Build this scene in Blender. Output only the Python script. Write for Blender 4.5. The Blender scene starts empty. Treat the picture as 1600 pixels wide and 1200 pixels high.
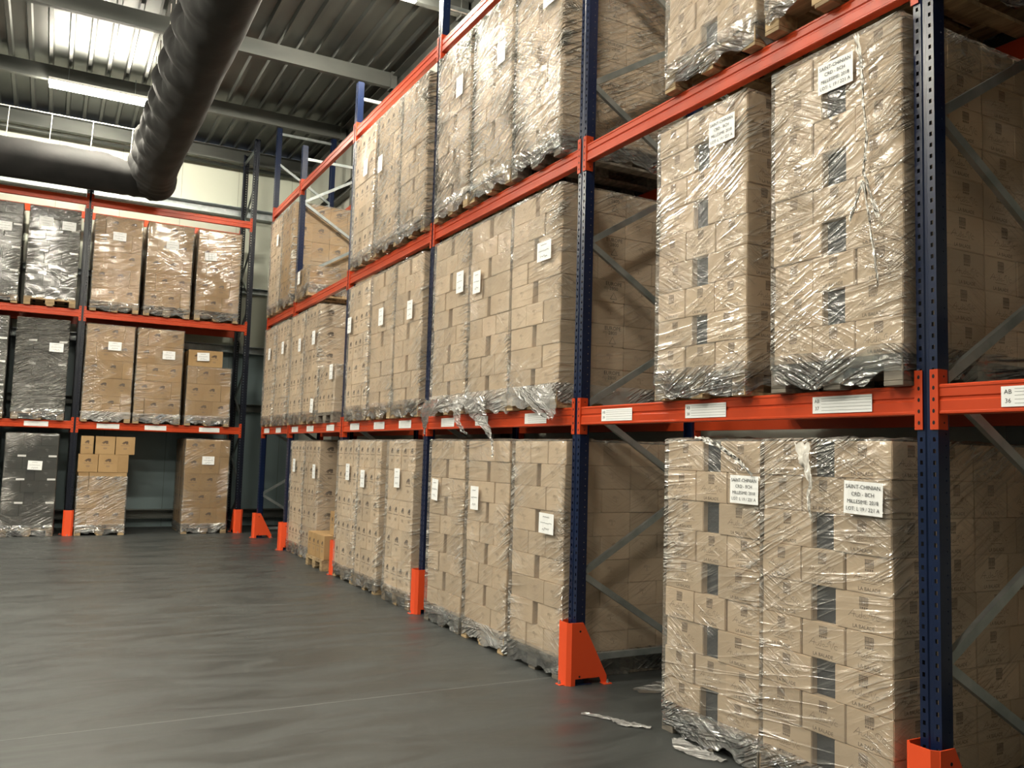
import bpy, bmesh, math, random
from mathutils import Vector, Matrix, noise
random.seed(7)
S = bpy.context.scene
COL = S.collection
PI = math.pi
# ------------------------------------------------------------ camera
f_, yaw, pit, rol = 1334.51, .4953, .0821, .0289
fw = Vector((math.sin(yaw)*math.cos(pit), math.cos(yaw)*math.cos(pit), math.sin(pit)))
rt = Vector((math.cos(yaw), -math.sin(yaw), 0)); up = rt.cross(fw)
r2 = rt*math.cos(rol)+up*math.sin(rol); u2 = -rt*math.sin(rol)+up*math.cos(rol)
cam = bpy.data.cameras.new('camera'); cam.sensor_width = 36; cam.lens = f_/1600*36
co = bpy.data.objects.new('camera', cam); COL.objects.link(co); S.camera = co
m = Matrix((r2, u2, -fw)).transposed().to_4x4(); m.translation = Vector((-3.3463, -2.3963, 1.5931))
co.matrix_world = m; cam.clip_start = .05; cam.clip_end = 100
# ------------------------------------------------------------ world, exposure
w = bpy.data.worlds.new('world'); S.world = w; w.use_nodes = True
w.node_tree.nodes['Background'].inputs[0].default_value = (.75, .85, 1, 1)
w.node_tree.nodes['Background'].inputs[1].default_value = .02
S.view_settings.view_transform = 'Standard'; S.view_settings.look = 'None'
S.view_settings.gamma = 1; S.view_settings.use_curve_mapping = False
S.view_settings.exposure = 2.92
TUBE = 42.0          # strength of the fluorescent tubes
LAMPS = [(-2.92, 12.98), (-0.35, 7.45), (-3.3, 3.2), (-2.5, .0), (-6.2, -1.5), (-7.6, 7.95), (-6.6, 5.2), (-7.6, 12.98), (-10.5, 3.1)]  # lamps after the second are unseen, placed for the light they give
# ------------------------------------------------------------ materials
def mat(name, col, rough=.6, metal=0, spec=.5):
    M = bpy.data.materials.new(name); M.use_nodes = True
    b = M.node_tree.nodes['Principled BSDF']
    b.inputs['Base Color'].default_value = (*col, 1); b.inputs['Roughness'].default_value = rough
    b.inputs['Metallic'].default_value = metal; b.inputs['Specular IOR Level'].default_value = spec
    return M
def N(M, t, **k):
    n = M.node_tree.nodes.new(t)
    for a, v in k.items(): setattr(n, a, v)
    return n
def L(M, a, b): M.node_tree.links.new(a, b)
def noisy(M, scale, c1, c2, detail=4, lo=.35, hi=.65, stretch=None, bump=0, bdist=.01, rough=None, rnd=False):
    b = M.node_tree.nodes['Principled BSDF']
    tc = N(M, 'ShaderNodeTexCoord'); mp = N(M, 'ShaderNodeMapping'); nz = N(M, 'ShaderNodeTexNoise')
    mp.inputs['Scale'].default_value = stretch or (1, 1, 1)
    nz.inputs['Scale'].default_value = scale; nz.inputs['Detail'].default_value = detail
    L(M, tc.outputs['Object'], mp.inputs[0])
    if rnd:
        oi = N(M, 'ShaderNodeObjectInfo'); ml = N(M, 'ShaderNodeMath', operation='MULTIPLY'); ml.inputs[1].default_value = 40
        L(M, oi.outputs['Random'], ml.inputs[0]); L(M, ml.outputs[0], mp.inputs['Location'])
    L(M, mp.outputs[0], nz.inputs['Vector'])
    cr = N(M, 'ShaderNodeValToRGB'); cr.color_ramp.elements[0].position = lo; cr.color_ramp.elements[1].position = hi
    cr.color_ramp.elements[0].color = (*c1, 1); cr.color_ramp.elements[1].color = (*c2, 1)
    L(M, nz.outputs['Fac'], cr.inputs[0])
    if rnd:
        hv = N(M, 'ShaderNodeHueSaturation'); mr = N(M, 'ShaderNodeMapRange')
        mr.inputs['To Min'].default_value = .88; mr.inputs['To Max'].default_value = 1.1
        L(M, oi.outputs['Random'], mr.inputs[0]); L(M, mr.outputs[0], hv.inputs['Value'])
        L(M, cr.outputs[0], hv.inputs['Color']); L(M, hv.outputs[0], b.inputs['Base Color'])
    else: L(M, cr.outputs[0], b.inputs['Base Color'])
    if bump:
        bp = N(M, 'ShaderNodeBump'); bp.inputs['Strength'].default_value = bump; bp.inputs['Distance'].default_value = bdist
        L(M, nz.outputs['Fac'], bp.inputs['Height']); L(M, bp.outputs[0], b.inputs['Normal'])
    if rough:
        mr = N(M, 'ShaderNodeMapRange'); mr.inputs['To Min'].default_value = rough[0]; mr.inputs['To Max'].default_value = rough[1]
        L(M, nz.outputs['Fac'], mr.inputs[0]); L(M, mr.outputs[0], b.inputs['Roughness'])
    return M
ORANGE = noisy(mat('orange_paint', (.5, .08, .03), .36, 0, .3), 3, (.50, .052, .013), (.58, .064, .017), rough=(.28, .42))
GUARD = mat('guard_orange_paint', (.85, .085, .018), .5)
NAVY = noisy(mat('navy_paint', (.005, .014, .055), .28), 2, (.0038, .0105, .040), (.005, .014, .053))
NAVYD = mat('dark_navy_paint', (.003, .005, .014), .35)
HOLE = mat('hole_black', (.008, .008, .01), .9)
GALV = noisy(mat('galvanised_steel', (.36, .39, .40), .38, .75), 9, (.32, .36, .37), (.46, .49, .50), rough=(.3, .5))
DECK = noisy(mat('roof_deck_steel', (.2, .2, .19), .42, .6), 2, (.075, .08, .075), (.12, .125, .115), rough=(.32, .46), stretch=(1, .3, 1))
STEEL = noisy(mat('roof_beam_steel', (.3, .3, .3), .45, .4), 2, (.085, .09, .085), (.14, .145, .135), stretch=(.3, 1, 1))
DARKSTEEL = mat('dark_steel', (.06, .065, .06), .5, .3)
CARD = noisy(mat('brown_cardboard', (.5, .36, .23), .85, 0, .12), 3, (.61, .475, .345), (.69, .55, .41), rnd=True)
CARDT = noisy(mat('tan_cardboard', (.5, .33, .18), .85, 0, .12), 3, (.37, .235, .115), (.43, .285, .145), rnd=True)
CARDK = noisy(mat('charcoal_cardboard', (.07, .07, .068), .7, 0, .2), 3, (.030, .031, .03), (.042, .042, .04), rnd=True)
INK = mat('printed_ink', (.22, .155, .11), .8)
INKF = mat('faint_printed_ink', (.47, .36, .26), .8)
INKD = mat('dark_printed_ink', (.10, .065, .045), .8)
INKK = mat('black_ink', (.03, .03, .035), .8)
INKG = mat('grey_print', (.13, .13, .125), .7)
PAPER = mat('white_paper', (.93, .94, .95), .6)
WOOD = noisy(mat('pallet_wood', (.42, .29, .16), .8), 5, (.27, .19, .11), (.5, .36, .2), stretch=(1, 6, 6), rnd=True)
WOODG = noisy(mat('grey_pallet_wood', (.2, .18, .15), .8), 5, (.12, .105, .09), (.24, .21, .17), stretch=(1, 6, 6), rnd=True)
FABRIC = noisy(mat('black_fabric', (.022, .021, .022), .75, 0, .25), 3, (.010, .010, .010), (.017, .016, .016), bump=.25, bdist=.03, stretch=(1, 1, 1))
FABRIC.node_tree.nodes['Principled BSDF'].inputs['Sheen Weight'].default_value = .05
TUBEM = bpy.data.materials.new('lamp_tube_glow'); TUBEM.use_nodes = True
e = TUBEM.node_tree.nodes.new('ShaderNodeEmission'); e.inputs[0].default_value = (1, .935, .775, 1); e.inputs[1].default_value = TUBE
L(TUBEM, e.outputs[0], TUBEM.node_tree.nodes['Material Output'].inputs[0])
LAMPB = mat('lamp_housing_white', (.8, .8, .78), .4)
CORD = mat('pale_cord', (.7, .68, .6), .6)

def floor_mat():
    M = mat('polished_concrete', (.07, .075, .075), .4); b = M.node_tree.nodes['Principled BSDF']
    tc = N(M, 'ShaderNodeTexCoord')
    def nz(scale, st, rot, det=5, dist=0):
        mp = N(M, 'ShaderNodeMapping'); mp.inputs['Scale'].default_value = st; mp.inputs['Rotation'].default_value = (0, 0, rot)
        n = N(M, 'ShaderNodeTexNoise'); n.inputs['Scale'].default_value = scale; n.inputs['Detail'].default_value = det; n.inputs['Distortion'].default_value = dist
        L(M, tc.outputs['Object'], mp.inputs[0]); L(M, mp.outputs[0], n.inputs['Vector']); return n
    a = nz(.5, (1, 1, 1), 0, 4, .6); c = nz(1.1, (1, 3.2, 1), .5, 6, 1.2); d = nz(2.2, (6, 1, 1), -.35, 5, .8)
    cr = N(M, 'ShaderNodeValToRGB'); cr.color_ramp.elements[0].position = .32; cr.color_ramp.elements[1].position = .72
    cr.color_ramp.elements[0].color = (.034, .037, .037, 1); cr.color_ramp.elements[1].color = (.051, .056, .055, 1)
    m1 = N(M, 'ShaderNodeMix', data_type='FLOAT'); m1.inputs[0].default_value = .55
    L(M, a.outputs['Fac'], m1.inputs[2]); L(M, c.outputs['Fac'], m1.inputs[3]); L(M, m1.outputs[0], cr.inputs[0])
    c2 = N(M, 'ShaderNodeValToRGB'); c2.color_ramp.elements[0].position = .58; c2.color_ramp.elements[1].position = .78
    c2.color_ramp.elements[0].color = (0, 0, 0, 1); c2.color_ramp.elements[1].color = (.32, .32, .32, 1)
    L(M, d.outputs['Fac'], c2.inputs[0])
    mx = N(M, 'ShaderNodeMix', data_type='RGBA'); mx.inputs[7].default_value = (.066, .071, .07, 1)
    L(M, c2.outputs[0], mx.inputs[0]); L(M, cr.outputs[0], mx.inputs[6]); L(M, mx.outputs[2], b.inputs['Base Color'])
    mr = N(M, 'ShaderNodeMapRange'); mr.inputs['From Min'].default_value = .35; mr.inputs['From Max'].default_value = .65; mr.inputs['To Min'].default_value = .34; mr.inputs['To Max'].default_value = .56
    L(M, c.outputs['Fac'], mr.inputs[0]); L(M, mr.outputs[0], b.inputs['Roughness'])
    bp = N(M, 'ShaderNodeBump'); bp.inputs['Strength'].default_value = .05; bp.inputs['Distance'].default_value = .01
    L(M, c.outputs['Fac'], bp.inputs['Height']); L(M, bp.outputs[0], b.inputs['Normal'])
    return M
FLOOR = floor_mat()
def wall_mat():
    M = mat('cream_panel', (.55, .56, .46), .45); b = M.node_tree.nodes['Principled BSDF']
    tc = N(M, 'ShaderNodeTexCoord'); sp = N(M, 'ShaderNodeSeparateXYZ'); L(M, tc.outputs['Object'], sp.inputs[0])
    ad = N(M, 'ShaderNodeMath', operation='ADD'); L(M, sp.outputs[0], ad.inputs[0]); L(M, sp.outputs[1], ad.inputs[1])
    md = N(M, 'ShaderNodeMath', operation='PINGPONG'); md.inputs[1].default_value = .55; L(M, ad.outputs[0], md.inputs[0])
    lt = N(M, 'ShaderNodeMath', operation='LESS_THAN'); lt.inputs[1].default_value = .006; L(M, md.outputs[0], lt.inputs[0])
    mx = N(M, 'ShaderNodeMix', data_type='RGBA'); mx.inputs[6].default_value = (.50, .52, .44, 1); mx.inputs[7].default_value = (.30, .31, .26, 1)
    L(M, lt.outputs[0], mx.inputs[0])
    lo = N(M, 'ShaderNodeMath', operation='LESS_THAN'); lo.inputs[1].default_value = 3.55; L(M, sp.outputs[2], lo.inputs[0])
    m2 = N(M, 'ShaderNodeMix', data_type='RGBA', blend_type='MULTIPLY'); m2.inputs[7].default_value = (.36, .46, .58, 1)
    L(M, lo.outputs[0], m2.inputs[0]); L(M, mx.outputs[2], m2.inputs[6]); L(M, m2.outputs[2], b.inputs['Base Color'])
    return M
WALL = wall_mat()

WALLR = mat('grey_cream_panel', (.42, .43, .38), .5)

def film_mat(name, crease, haze, gloss, scale=1.0, rough=.16, horiz=0.0, tint=(.93, .90, .84), edge_lo=.2, base=0.0):
    """thin clear stretch film: mostly see-through, glossy, creased and slightly milky"""
    M = bpy.data.materials.new(name); M.use_nodes = True; nt = M.node_tree
    nt.nodes.remove(nt.nodes['Principled BSDF'])
    tc = N(M, 'ShaderNodeTexCoord'); sp = N(M, 'ShaderNodeSeparateXYZ'); L(M, tc.outputs['Object'], sp.inputs[0])
    ad = N(M, 'ShaderNodeMath', operation='ADD'); L(M, sp.outputs[0], ad.inputs[0]); L(M, sp.outputs[1], ad.inputs[1])
    oi = N(M, 'ShaderNodeObjectInfo'); rn = N(M, 'ShaderNodeMath', operation='MULTIPLY'); rn.inputs[1].default_value = 37; L(M, oi.outputs['Random'], rn.inputs[0])
    cb = N(M, 'ShaderNodeCombineXYZ'); L(M, ad.outputs[0], cb.inputs[0]); L(M, sp.outputs[2], cb.inputs[1]); L(M, rn.outputs[0], cb.inputs[2])
    def ridge(ang, sx, sy, dist, power):
        mp = N(M, 'ShaderNodeMapping'); mp.inputs['Rotation'].default_value = (0, 0, ang)
        mp2 = N(M, 'ShaderNodeMapping'); mp2.inputs['Scale'].default_value = (sx*scale, sy*scale, 1)
        L(M, cb.outputs[0], mp.inputs[0]); L(M, mp.outputs[0], mp2.inputs[0])
        n = N(M, 'ShaderNodeTexNoise'); n.inputs['Scale'].default_value = 1; n.inputs['Detail'].default_value = 2.5; n.inputs['Distortion'].default_value = dist
        L(M, mp2.outputs[0], n.inputs['Vector'])
        a = N(M, 'ShaderNodeMath', operation='SUBTRACT'); a.inputs[1].default_value = .5; L(M, n.outputs['Fac'], a.inputs[0])
        b = N(M, 'ShaderNodeMath', operation='ABSOLUTE'); L(M, a.outputs[0], b.inputs[0])
        c = N(M, 'ShaderNodeMapRange'); c.inputs['From Max'].default_value = .16; c.inputs['To Min'].default_value = 1; c.inputs['To Max'].default_value = 0; L(M, b.outputs[0], c.inputs[0])
        d = N(M, 'ShaderNodeMath', operation='POWER'); d.inputs[1].default_value = power; L(M, c.outputs[0], d.inputs[0]); return d
    def mask(sc, lo, hi, off):
        mp = N(M, 'ShaderNodeMapping'); mp.inputs['Location'].default_value = (off, off, off); L(M, cb.outputs[0], mp.inputs[0])
        n = N(M, 'ShaderNodeTexNoise'); n.inputs['Scale'].default_value = sc; n.inputs['Detail'].default_value = 2; L(M, mp.outputs[0], n.inputs['Vector'])
        c = N(M, 'ShaderNodeMapRange'); c.inputs['From Min'].default_value = lo; c.inputs['From Max'].default_value = hi; c.inputs['To Min'].default_value = base; L(M, n.outputs['Fac'], c.inputs[0]); return c
    def mul(a, b):
        n = N(M, 'ShaderNodeMath', operation='MULTIPLY')
        L(M, a.outputs[0], n.inputs[0])
        if isinstance(b, (int, float)): n.inputs[1].default_value = b
        else: L(M, b.outputs[0], n.inputs[1])
        return n
    def addn(a, b):
        n = N(M, 'ShaderNodeMath', operation='ADD'); L(M, a.outputs[0], n.inputs[0]); L(M, b.outputs[0], n.inputs[1]); return n
    at = N(M, 'ShaderNodeAttribute'); at.attribute_name = 'edge'
    ed = N(M, 'ShaderNodeMapRange'); ed.inputs['To Min'].default_value = edge_lo; ed.inputs['To Max'].default_value = 1.7; L(M, at.outputs['Fac'], ed.inputs[0])
    A = mul(ridge(-.5+horiz, 1.3, 16, .35, 3), mask(2.0, .46, .64, 3))
    B = mul(ridge(-.12, 1.0, 12, .3, 4), mask(1.6, .48, .64, 11))
    C = mul(ridge(.5-horiz, 2.2, 23, .3, 3), mask(2.6, .5, .64, 23))
    hsum = addn(addn(A, mul(B, .8)), mul(C, .5)); hs = mul(hsum, ed)
    bp = N(M, 'ShaderNodeBump'); bp.inputs['Strength'].default_value = crease; bp.inputs['Distance'].default_value = .02
    L(M, hs.outputs[0], bp.inputs['Height'])
    tr = N(M, 'ShaderNodeBsdfTransparent'); tr.inputs[0].default_value = (.97, .965, .955, 1)
    df = N(M, 'ShaderNodeBsdfDiffuse'); df.inputs[0].default_value = (*tint, 1); L(M, bp.outputs[0], df.inputs['Normal'])
    gl = N(M, 'ShaderNodeBsdfAnisotropic') if False else N(M, 'ShaderNodeBsdfGlossy'); gl.inputs['Roughness'].default_value = rough; L(M, bp.outputs[0], gl.inputs['Normal'])
    hz = N(M, 'ShaderNodeMath', operation='MULTIPLY_ADD'); hz.inputs[1].default_value = .28*crease; hz.inputs[2].default_value = haze; hz.use_clamp = True
    L(M, hs.outputs[0], hz.inputs[0])
    m1 = N(M, 'ShaderNodeMixShader'); L(M, hz.outputs[0], m1.inputs[0]); L(M, tr.outputs[0], m1.inputs[1]); L(M, df.outputs[0], m1.inputs[2])
    lw = N(M, 'ShaderNodeLayerWeight'); lw.inputs[0].default_value = .22; L(M, bp.outputs[0], lw.inputs['Normal'])
    fr = N(M, 'ShaderNodeMath', operation='MULTIPLY_ADD'); fr.inputs[1].default_value = gloss; fr.inputs[2].default_value = gloss*.28; fr.use_clamp = True
    L(M, lw.outputs['Fresnel'], fr.inputs[0])
    m2 = N(M, 'ShaderNodeMixShader'); L(M, fr.outputs[0], m2.inputs[0]); L(M, m1.outputs[0], m2.inputs[1]); L(M, gl.outputs[0], m2.inputs[2])
    L(M, m2.outputs[0], nt.nodes['Material Output'].inputs[0])
    return M
FILM = film_mat('stretch_film', 1.35, .05, .36, 1.2, .18, edge_lo=.35, base=.08)
FILMH = film_mat('tightly_creased_stretch_film', 2.2, .06, .27, 1.5, .24, edge_lo=.9, base=.3)
FILMT = film_mat('clear_stretch_film', .8, .03, .42, .9, .17)
FILML = film_mat('smooth_stretch_film', 1.1, .05, .24, 1.0, .24, edge_lo=.4, base=.2)
FILMB = film_mat('bunched_film', 2.2, .10, .8, 1.3, .15, tint=(.7, .72, .73), edge_lo=1)
FILMS = film_mat('gathered_white_film', .6, .8, .4, 1, .25, tint=(.9, .87, .82), edge_lo=1)
FILMW = film_mat('crumpled_white_film', 1.8, .34, .7, 1.3, .18, edge_lo=1, tint=(.85, .84, .83))

# ------------------------------------------------------------ mesh helpers
def box(bm, x0, x1, y0, y1, z0, z1, mi=0):
    v = [bm.verts.new((x, y, z)) for z in (z0, z1) for y in (y0, y1) for x in (x0, x1)]
    for q in ((0, 2, 3, 1), (4, 5, 7, 6), (0, 1, 5, 4), (2, 6, 7, 3), (0, 4, 6, 2), (1, 3, 7, 5)):
        bm.faces.new([v[i] for i in q]).material_index = mi
def quad(bm, pts, mi=0):
    f = bm.faces.new([bm.verts.new(p) for p in pts]); f.material_index = mi; return f
def prism(bm, prof, fn, a, b, mi=0, cap=True):
    """extrude closed 2-D profile between a and b; fn(u,v,t)->xyz"""
    A = [bm.verts.new(fn(u, v, a)) for u, v in prof]; B = [bm.verts.new(fn(u, v, b)) for u, v in prof]
    n = len(prof)
    for i in range(n): bm.faces.new((A[i], A[(i+1) % n], B[(i+1) % n], B[i])).material_index = mi
    if cap:
        bm.faces.new(A).material_index = mi; bm.faces.new(B[::-1]).material_index = mi
def tube(bm, pts, r, n=6, mi=0, flat=None):
    rings = []
    for i, p in enumerate(pts):
        p = Vector(p); d = (Vector(pts[min(i+1, len(pts)-1)])-Vector(pts[max(i-1, 0)])).normalized()
        a = d.cross(Vector((0, 0, 1)));  a = a.normalized() if a.length > .05 else Vector((1, 0, 0)); b = d.cross(a)
        rr = r[i] if isinstance(r, (list, tuple)) else r
        rings.append([bm.verts.new(p+(a*math.cos(2*PI*k/n)+b*math.sin(2*PI*k/n))*rr) for k in range(n)])
    for i in range(len(rings)-1):
        for k in range(n): bm.faces.new((rings[i][k], rings[i][(k+1) % n], rings[i+1][(k+1) % n], rings[i+1][k])).material_index = mi
    bm.faces.new(rings[0]).material_index = mi; bm.faces.new(rings[-1][::-1]).material_index = mi
def mesh(name, bm, mats, smooth=False, norm=True):
    if norm: bmesh.ops.recalc_face_normals(bm, faces=bm.faces)
    me = bpy.data.meshes.new(name); bm.to_mesh(me); bm.free()
    for M in (mats if isinstance(mats, (list, tuple)) else [mats]): me.materials.append(M)
    if smooth: me.polygons.foreach_set('use_smooth', [True]*len(me.polygons))
    return me
def put(name, me, parent=None, loc=(0, 0, 0), rot=(0, 0, 0)):
    o = bpy.data.objects.new(name, me); COL.objects.link(o); o.location = loc; o.rotation_euler = rot
    if parent: o.parent = parent
    return o
def tag(o, label, cat, group=None):
    o['label'] = label; o['category'] = cat
    if group: o['group'] = group
    return o
def thing(name, label, cat, loc=(0, 0, 0), rz=0, group=None):
    o = put(name, None, None, loc, (0, 0, rz)); o.empty_display_size = .2; return tag(o, label, cat, group)
def struct(name, me, loc=(0, 0, 0)):
    o = put(name, me, None, loc); o['kind'] = 'structure'; return o
_tc = {}
def text_geo(s, size):
    k = (s, size)
    if k not in _tc:
        cu = bpy.data.curves.new('t', 'FONT'); cu.body = s; cu.size = size; cu.align_x = 'CENTER'; cu.align_y = 'CENTER'; cu.resolution_u = 2
        o = bpy.data.objects.new('t', cu); COL.objects.link(o)
        dg = bpy.context.evaluated_depsgraph_get(); me = o.evaluated_get(dg).to_mesh()
        _tc[k] = ([tuple(v.co[:2]) for v in me.vertices], [tuple(p.vertices) for p in me.polygons])
        o.evaluated_get(dg).to_mesh_clear(); bpy.data.objects.remove(o); bpy.data.curves.remove(cu)
    return _tc[k]
def flat(bm, geo, o, r, u, mi):
    vs = [bm.verts.new(o+r*a+u*b) for a, b in geo[0]]
    for fc in geo[1]:
        try: bm.faces.new([vs[i] for i in fc]).material_index = mi
        except ValueError: pass
def stroke_geo(lines, wd):
    V = []; F = []
    for ln in lines:
        base = len(V)
        for i, (x, y) in enumerate(ln):
            x0, y0 = ln[max(i-1, 0)]; x1, y1 = ln[min(i+1, len(ln)-1)]
            dx, dy = x1-x0, y1-y0; q = math.hypot(dx, dy) or 1; nx, ny = -dy/q*wd/2, dx/q*wd/2
            V += [(x+nx, y+ny), (x-nx, y-ny)]
        for i in range(len(ln)-1): a = base+2*i; F.append((a, a+1, a+3, a+2))
    return V, F
def rects(rs):
    V = []; F = []
    for x0, y0, x1, y1 in rs:
        b = len(V); V += [(x0, y0), (x1, y0), (x1, y1), (x0, y1)]; F.append((b, b+1, b+2, b+3))
    return V, F
def arc(cx, cy, rx, ry, a0, a1, n=8): return [(cx+rx*math.cos(math.radians(a0+(a1-a0)*i/n)), cy+ry*math.sin(math.radians(a0+(a1-a0)*i/n))) for i in range(n+1)]
# the printed marks: a square crest of bars, a handwritten signature, small line, tree-like crest, rough dark logo
CREST = rects([(-.022+.0085*i, -.008, -.0165+.0085*i, .024) for i in range(6)]+[(-.024, .024, .025, .0275), (-.024, .006, .025, .009), (-.024, -.012, .025, -.009)]+[(-.022+.012*i, -.026, -.013+.012*i, -.016) for i in range(4)])
SIG = stroke_geo([[(-.085, -.012), (-.07, .004), (-.055, .02), (-.052, .006), (-.056, -.014)], [(-.075, -.001), (-.04, 0)],
    arc(-.035, -.006, .008, .007, 180, 360), arc(-.017, -.006, .007, .007, 90, 400), [(-.009, .016), (-.011, -.012)], arc(.004, -.006, .007, .006, 0, 330), [(.012, -.01), (.03, -.006)],
    arc(.045, .006, .014, .014, 60, 200), [(.04, .02), (.05, -.016), (.068, .018)], arc(.078, -.004, .01, .009, 30, 320)], .0022)
LINE = rects([(-.045, -.0012, .045, .0012)])
TREE = (lambda a, b: (a[0]+b[0], a[1]+[tuple(i+len(a[0]) for i in q) for q in b[1]]))(rects([(-.03+.0075*i, -.004, -.0255+.0075*i, .010+.008*math.sin(i*.7+.4)) for i in range(8)]+[(-.004, -.026, .004, -.006)]),
    stroke_geo([arc(0, -.016, .022, .012, 200, 340), arc(0, -.004, .032, .016, 10, 170)], .0022))
ROUGH = rects([(-.03, -.006, .028, .004), (-.022, .004, .03, .013), (-.008, .013, .026, .021), (-.026, -.017, -.008, -.008), (.004, -.018, .03, -.008), (-.036, -.012, -.03, -.002)])
TRI = stroke_geo([[(-.022, -.018), (0, .02), (.022, -.018), (-.022, -.018)], [(-.006, -.032), (.006, -.032)]], .0035)
_bc = {}
def carton(wd, dp, h, kind, pf=True, ps=True, euro=False):
    """cardboard box, base centre at origin; prints on front (-y) and both sides"""
    k = (round(wd, 3), round(dp, 3), round(h, 3), kind, pf, ps, euro)
    if k in _bc: return _bc[k]
    bm = bmesh.new(); g = .0015
    box(bm, -wd/2+g, wd/2-g, -dp/2+g, dp/2-g, .0005, h-.001)
    bmesh.ops.bevel(bm, geom=list(bm.edges), offset=.0035, segments=2, affect='EDGES')
    Z = Vector((0, 0, 1))
    faces = []
    if pf: faces.append((Vector((0, -dp/2+g-.0006, h/2)), Vector((1, 0, 0)), wd))
    if ps: faces += [(Vector((wd/2-g+.0006, 0, h/2)), Vector((0, 1, 0)), dp), (Vector((-wd/2+g-.0006, 0, h/2)), Vector((0, -1, 0)), dp)]
    for (o, r, W) in faces:
        fi = 0 if abs(r.x) > .5 else (1 if r.y > 0 else 2)
        if kind == 'balade':
            flat(bm, CREST, o+Z*.042, r, Z, 1); flat(bm, SIG, o-Z*.012, r, Z, 1)
            flat(bm, LINE, o-Z*.037, r, Z, 1); flat(bm, text_geo('LA BALADE', .024), o-Z*.066, r, Z, 2)
        elif kind == 'tree':
            flat(bm, TREE, o+Z*.02, r, Z, 1); flat(bm, LINE, o-Z*.035, r, Z, 1)
            if euro and fi:
                c = o+r*.06 if fi == 1 else o
                flat(bm, text_geo('EUROPE', .042), c+Z*.058, r, Z, 3); flat(bm, text_geo('2800', .04), c+Z*.022, r, Z, 3)
                flat(bm, ([(a*1.35, b*1.35) for a, b in TRI[0]], TRI[1]), c-Z*.035, r, Z, 3)
        elif kind == 'rough':
            if W > .185:
                flat(bm, ([(a*(1.5 if W > .25 else 1.05), b*1.4) for a, b in ROUGH[0]], ROUGH[1]), o+Z*.05, r, Z, 2); flat(bm, rects([(-min(.07, W*.36), -.004, min(.07, W*.36), .004)]), o+Z*0, r, Z, 1)
                flat(bm, rects([(-.03, -.004, .03, .004), (-.024, -.016, .024, -.010), (-.028, .010, .028, .014)]), o-Z*.05, r, Z, 1)
                if fi and W > .28: flat(bm, text_geo('MAS', .034), o+Z*.008, r, Z, 3)
        elif kind == 'dark' and fi == 0:
            flat(bm, TREE, o+Z*.03, r, Z, 1); 
            if W > .3: flat(bm, rects([(-.062, -.016, .062, .016)]), o+r*(W/2-.075)-Z*(h/2-.022), r, Z, 2)
    ink = {'balade': [CARD, INK, INKD, INKD], 'tree': [CARD, INKF, INKD, INKK], 'rough': [CARD, INK, INKD, INKD], 'tan': [CARDT, INK, INKD, INKD], 'dark': [CARDK, INKG, PAPER, PAPER]}[kind]
    if kind == 'rough' and h < 0: ink = ink
    me = mesh('carton', bm, ink, norm=False); _bc[k] = me; return me
_tan = {}
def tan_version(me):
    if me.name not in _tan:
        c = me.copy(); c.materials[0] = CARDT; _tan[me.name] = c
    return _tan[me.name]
def pallet_mesh(W=.78, D=1.2, M=WOOD):
    bm = bmesh.new()
    for i in range(5): y = 0
    for i in range(5):           # top boards run along the depth
        x = -W/2+i*(W-.12)/4; box(bm, x, x+.12, -D/2, D/2, .122, .144)
    for y in (-D/2, -.07, D/2-.14): box(bm, -W/2, W/2, y, y+.14, .1, .122)
    for x in (-W/2, -.05, W/2-.1): box(bm, x, x+.1, -D/2, D/2, 0, .022)
    bmesh.ops.bevel(bm, geom=list(bm.edges), offset=.002, segments=1, affect='EDGES')
    return mesh('pallet', bm, M)
BLK = {}
def put_pallet(M, parent, name='pallet', **k):
    o = put(name, PALLET if M is PALLET else PALLETG, parent, **k); g = M is not PALLET
    if g not in BLK:
        r = []
        for wd in (.1, .14):
            bm = bmesh.new(); box(bm, -wd/2, wd/2, -.07, .07, .022, .1); bmesh.ops.bevel(bm, geom=list(bm.edges), offset=.003, segments=1, affect='EDGES')
            r.append(mesh('block', bm, WOODG if g else WOOD))
        BLK[g] = r
    for y in (-.53, 0, .53):
        for x in (-.34, 0, .34): put('pallet_block', BLK[g][x == 0], o, (x, y, 0))
    return o
PALLET = pallet_mesh(); PALLETG = pallet_mesh(M=WOODG)
def perim(W, D, rad, n):
    """points and outward normals round a rounded rectangle, s = distance to nearest corner"""
    P = []
    segs = [((W/2, -D/2+rad), (W/2, D/2-rad), (1, 0)), ((W/2-rad, D/2), (-W/2+rad, D/2), (0, 1)), ((-W/2, D/2-rad), (-W/2, -D/2+rad), (-1, 0)), ((-W/2+rad, -D/2), (W/2-rad, -D/2), (0, -1))]
    for (a, b, nn) in segs:
        ln = math.hypot(b[0]-a[0], b[1]-a[1]); k = max(4, int(ln/n))
        for i in range(k+1):
            t = i/k; P.append(((a[0]+(b[0]-a[0])*t, a[1]+(b[1]-a[1])*t), nn, min(t, 1-t)*ln))
        a2 = math.atan2(nn[1], nn[0]); cx, cy = b[0]-nn[0]*rad, b[1]-nn[1]*rad
        for j in (1, 2): an = a2+PI/2*j/3; P.append(((cx+rad*math.cos(an), cy+rad*math.sin(an)), (math.cos(an), math.sin(an)), 0))
    return P
_wc = {}
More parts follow.
